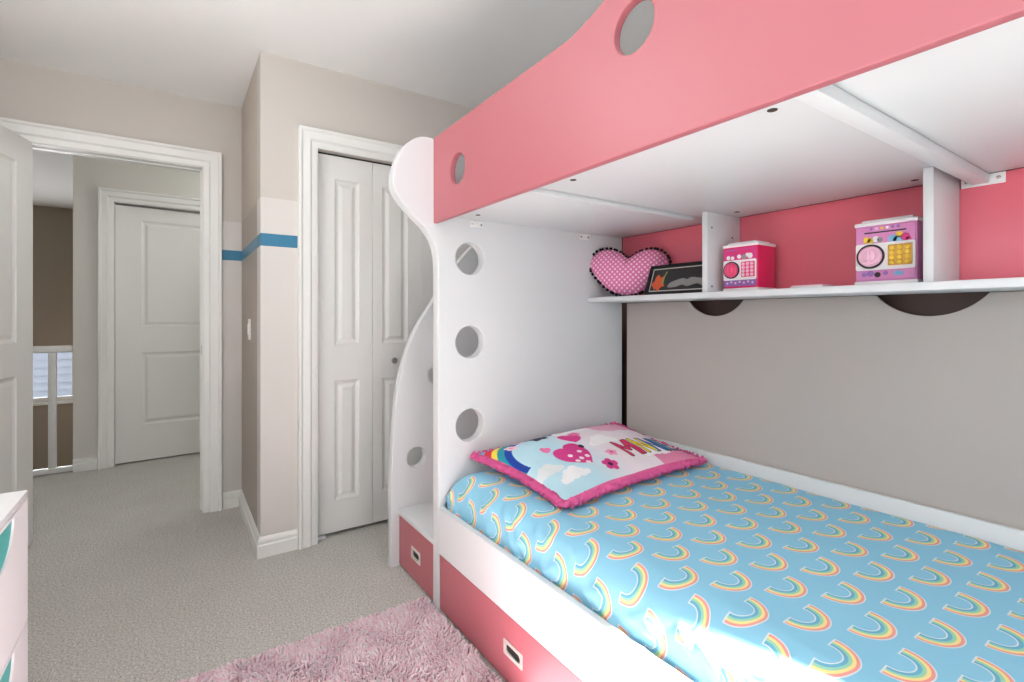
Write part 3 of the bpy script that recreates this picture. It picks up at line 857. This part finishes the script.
# ------------------------------------------------------------------ toy money safes
def safe(name, label, loc, rz, w, d, h, side, facecol, dialcol, ringcol, padcol, keycol, sx):
    """front faces local -x; width along y; base at z=0"""
    t = thing(name, label, 'toy safe', loc, rz, None)
    b = MB().box(0, d, -w / 2, w / 2, .012, h - .012, .004); b.done('body', M[side], t)
    b = MB().box(-.003, d + .003, -w / 2 - .003, w / 2 + .003, 0, .014, .004); b.done('base', M['white_plastic'], t)
    lid = MB().box(-.003, d + .003, -w / 2 - .003, w / 2 + .003, h - .016, h - .004, .004)
    lid.box(.008, d - .008, -w / 2 + .012, w / 2 - .012, h - .008, h + .004, .005); lid.done('lid', M['white_plastic'], t)
    def pl(nm, outline, x, th, m_, parent, holes=(), bev=.0006):
        return plate(nm, 'x', x - th, th, outline, holes, m_, parent, bev)
    fp = pl('front_panel', rrect(-w / 2 + .004, w / 2 - .004, .018, h - .02, .004), 0.0, .003, M[facecol], t)
    # white middle band, dial, keypad
    mid = pl('dial_plate', rrect(-w / 2 + .003, w / 2 - .003, h * .235, h * .645, .006), -.003, .003, M['white_plastic'], t)
    R_ = Matrix.Rotation(-PI / 2, 4, 'Y')
    dy, dz, dr = sx * w * .225, h * .445, w * .235
    rg = pl('dial_ring', circle(dy, dz, dr), -.006, .004, M[ringcol], t, [circle(dy, dz, dr * .86)])
    dl = MB().lathe([(dr * .84, 0), (dr * .84, .006), (dr * .70, .010), (dr * .66, .010), (dr * .52, .008), (dr * .46, .014), (dr * .2, .017), (.002, .017)], 32, Matrix.Translation((-.006, dy, dz)) @ R_); dl.done('dial', M[dialcol], t)
    gp = MB().box(-.029, -.020, dy - .0035, dy + .0035, dz - dr * .42, dz + dr * .42, .002); gp.done('dial_grip', M[dialcol], t)
    ky, kz = -sx * w * .25, h * .445
    kp = pl('keypad', rrect(ky - w * .19, ky + w * .19, kz - h * .155, kz + h * .155, .003), -.006, .003, M[padcol], t)
    for r_ in range(4):
        for c_ in range(3):
            yy = ky + (c_ - 1) * w * .12; zz = kz + (1.5 - r_) * h * .072
            MB().lathe([(w * .043, 0), (w * .043, .002), (w * .033, .0035)], 14, Matrix.Translation((-.009, yy, zz)) @ R_).done('key', M[keycol], kp)
    pl('note_slot', rrect(-w * .34, w * .34, h * .80, h * .82, .0015), -.003, .0015, M['dark' if facecol == 'lilac' else 'hot_pink'], fp)
    return t, fp, pl


t1, fp1, pl1 = safe('toy_safe', 'hot pink toy safe with round dial beside the left shelf divider', (1.738, 1.045, 1.2525), 0, .136, .118, .182, 'hot_pink', 'magenta', 'rose', 'dark_purple', 'rose', 'pale_pink', 1)
# printed decorations, plain shapes
for i, (yy, zz, s_, mm) in enumerate(((.045, .128, .008, 'white_plastic'), (.028, .126, .007, 'white_plastic'), (.002, .130, .008, 'white_plastic'), (-.018, .127, .009, 'grey_print'), (-.040, .130, .010, 'white_plastic'), (-.030, .134, .007, 'white_plastic'))):
    pl1('cloud_print', circle(yy, zz, s_, 16), -.003, .0012, M[mm], fp1, bev=.0002)
pl1('lower_print', rrect(-.062, .062, .021, .043, .003), -.003, .0012, M['violet'], fp1, bev=.0002)
for i in range(7):
    pl1('dot_print', circle(-.05 + i * .0165, .032 + .004 * (i % 2), .004, 12), -.0042, .0008, M['pale_pink'], fp1, bev=.0002)
pl1('title_print', rrect(.02, .05, .1535, .158, .001), -.003, .0008, M['violet'], fp1, bev=.0002)

t2, fp2, pl2 = safe('toy_safe', 'lilac toy safe with gold keypad beside the right shelf divider', (1.742, .592, 1.2525), 0, .155, .05, .196, 'lilac', 'lilac', 'pale_pink', 'dark_purple', 'gold', 'yellow', 1)
for yy, zz, s_, mm in ((.045, .138, .010, 'yellow'), (.036, .134, .008, 'yellow'), (.022, .139, .009, 'white_plastic'), (.012, .136, .007, 'grey_print'), (-.020, .136, .011, 'sky'), (-.032, .131, .011, 'sky'), (-.036, .146, .009, 'yellow'), (-.050, .138, .011, 'magenta'), (-.058, .130, .007, 'magenta')):
    pl2('flower_print', circle(yy, zz, s_, 16), -.003, .0012, M[mm], fp2, bev=.0002)
for yy, zz, s_, mm in ((.052, .034, .007, 'violet'), (.036, .036, .009, 'violet'), (.018, .032, .008, 'dark_purple'), (-.002, .036, .006, 'violet'), (-.03, .034, .007, 'sky'), (-.04, .034, .006, 'sky')):
    pl2('flower_print', circle(yy, zz, s_, 16), -.003, .0012, M[mm], fp2, bev=.0002)
for i in range(6):
    pl2('title_print', circle(.034 - i * .0135, .1705, .0042, 12), -.003, .0008, M[['violet', 'pale_pink', 'yellow', 'white_plastic', 'violet', 'violet'][i]], fp2, bev=.0002)
for i in range(5):
    for zz in (.0625, .116):
        pl2('dot_print', circle(-.012 - i * .0135, zz, .0022, 10), -.006, .0008, M['dark_purple'], fp2, bev=.0002)

pk = thing('card_stack', 'small flat stack of pale cards lying on the shelf between the toy safes', 'cards', (1.76, .80, 1.2525))
MB().box(-.05, .05, -.05, .05, 0, .008, .001).done('cards', M['paper'], pk); MB().box(-.045, .04, -.048, .046, .008, .011, .0005).done('top_card', M['pale_pink'], pk)

# ------------------------------------------------------------------ dresser at the lower left
dr = wthing('toy_dresser', 'white dresser with teal half moon cut-outs at the lower left', 'dresser', (-.58, 1.25, 0))
X1 = -.30
bd = MB()
bd.box(-.86, X1 - .02, .80, .818, .0, .712, .001).box(-.86, X1 - .02, 1.68, 1.698, .0, .712, .001).box(-.86, -.848, .818, 1.68, .0, .712, .001).box(-.848, X1 - .02, .818, 1.68, .02, .04, .001)
bd.done('carcass', M['dresser'], dr)
box('top', (-.862, X1, .798, 1.70, .712, .728), M['dresser'], dr, .002)
def half_moon(c, zt_, a_=.118, b_=.086):
    return [(c + a_ * math.cos(PI + PI * i / 24), zt_ + b_ * math.sin(PI + PI * i / 24)) for i in range(25)]
for z0, z1 in ((.408, .709), (.104, .405)):
    hs = [half_moon(c, z1 - .008 if z1 > .5 else z1 - .008) for c in (1.452, 1.04)]
    dd = plate('drawer', 'x', X1 - .02, .02, [(.80, z0), (1.698, z0), (1.698, z1), (.80, z1)], hs, M['dresser'], dr, .0015)
    box('drawer_bin', (X1 - .30, X1 - .05, .83, 1.67, z0 + .02, z1 - .06), M['teal'], dd, .004)['label'] = 'teal fabric bin behind the cut-outs'
    for c in (1.452, 1.04):
        plate('cutout_lining', 'x', X1 - .012, .008, half_moon(c, z1 - .0085, .1175, .0855), [], M['teal'], dd, .001)['label'] = 'teal lining of the half moon cut-out'
box('plinth', (-.84, X1 - .03, .82, 1.68, 0, .1), M['dresser'], dr, .001)

# ------------------------------------------------------------------ pink shag rug
rug = wthing('shag_rug', 'pink shaggy rug on the carpet beside the bunk bed', 'rug', (.28, 1.42, 0))
RX0, RX1, RY0, RY1 = -.20, .852, .98, 1.876
plate('backing', 'z', .0005, .006, rrect(RX0 + .01, RX1 - .01, RY0 + .01, RY1 - .01, .02), [], M['rug_base'], rug, .001)
rng = np.random.default_rng(5)
sp = .0076
gx, gy = np.meshgrid(np.arange(RX0 + .006, RX1 - .004, sp), np.arange(RY0 + .006, RY1 - .004, sp))
n_ = gx.size
bx_ = gx.ravel() + rng.uniform(-.5, .5, n_) * sp; by_ = gy.ravel() + rng.uniform(-.5, .5, n_) * sp
hgt = rng.uniform(.009, .020, n_); ang = rng.uniform(0, 2 * PI, n_); lean = rng.uniform(.002, .009, n_); rad = rng.uniform(.0034, .0052, n_)
fx_ = np.sin(bx_ * 31 + 2 * np.sin(by_ * 17)) * .006; fy_ = np.cos(by_ * 27 + 2 * np.sin(bx_ * 21)) * .006
lv = [(0, 0, 1.0), (.35, .15, 1.15), (.75, .55, 1.0), (1.0, 1.0, .55)]
V_ = np.zeros((n_, 12, 3))
for li, (hf, lf, rf) in enumerate(lv):
    cx_ = bx_ + (np.cos(ang) * lean + fx_) * lf; cy_ = by_ + (np.sin(ang) * lean + fy_) * lf
    for q in range(3):
        a_ = ang + q * 2 * PI / 3 + li * .5
        V_[:, li * 3 + q, 0] = cx_ + np.cos(a_) * rad * rf; V_[:, li * 3 + q, 1] = cy_ + np.sin(a_) * rad * rf; V_[:, li * 3 + q, 2] = .005 + hgt * hf
V_[:, :, 0] = np.clip(V_[:, :, 0], RX0 - .02, .858)
F0 = []
for li in range(3):
    for q in range(3):
        r_ = (q + 1) % 3; F0.append((li * 3 + q, li * 3 + r_, li * 3 + 3 + r_, li * 3 + 3 + q))
F0 = np.array(F0); Fq = (F0[None] + (np.arange(n_) * 12)[:, None, None]).reshape(-1, 4)
Ft = (np.array([(9, 10, 11)])[None] + (np.arange(n_) * 12)[:, None, None]).reshape(-1, 3)
me = bpy.data.meshes.new('pile'); nvt = n_ * 12
me.vertices.add(nvt); me.vertices.foreach_set('co', (V_.reshape(-1, 3) - np.array([.28, 1.42, 0])).astype(np.float32).ravel())
idx = np.concatenate([Fq.ravel(), Ft.ravel()]).astype(np.int32); me.loops.add(len(idx)); me.loops.foreach_set('vertex_index', idx)
nf = len(Fq) + len(Ft); me.polygons.add(nf)
me.polygons.foreach_set('loop_start', np.concatenate([np.arange(len(Fq)) * 4, len(Fq) * 4 + np.arange(len(Ft)) * 3]).astype(np.int32))
me.update(calc_edges=True); me.validate()
me.materials.append(M['shag']); me.shade_smooth()
pile = bpy.data.objects.new('pile', me); C.objects.link(pile); pile.parent = rug; pile['kind'] = 'stuff'

# ------------------------------------------------------------------ added fill globes (bedroom and hall), hung out of the frame
def pendant(loc, label, drop, r, strength, mname, tint=(.98, 1, .97, 1)):
    """globe pendant: canopy, cord, socket and a glowing frosted globe, added unseen as fill light"""
    t = thing('added_fill_globe', label, 'pendant light', loc)
    MB().lathe([(.055, -.001), (.055, -.014), (.04, -.024), (.012, -.028)], 32).done('canopy', M['trim'], t)
    MB().lathe([(.004, -.027), (.004, -drop + .03)], 10).done('cord', M['trim'], t)
    MB().lathe([(.016, -drop + .035), (.03, -drop + .03), (.034, -drop - .01), (.03, -drop - .014)], 28).done('socket', M['chrome'], t)
    m_ = mat(mname, (245, 243, 238), .4); b_ = m_.node_tree.nodes['Principled BSDF']
    b_.inputs['Emission Color'].default_value = tint; b_.inputs['Emission Strength'].default_value = strength
    pr_ = [(max(.004, r * math.sin(PI * i / 18)), -drop - .012 - r + r * math.cos(PI * i / 18)) for i in range(19)]
    MB().lathe(pr_, 32).done('globe', m_, t)


pendant((-.42, 1.72, CEIL), 'added unseen globe pendant giving fill light in the bedroom', .15, .13, 16.5, 'bedroom fill globe', (.97, .995, .985, 1))  # no known lamp here; added to brighten the ceiling and left side
pendant((.9, 4.2, CEIL), 'added unseen globe pendant giving fill light in the hall', .10, .11, 23, 'hall fill globe', (.97, 1, .97, 1))  # likewise an added source, brightens the hall

for o in bpy.data.objects:
    if '_world' in o: del o['_world']
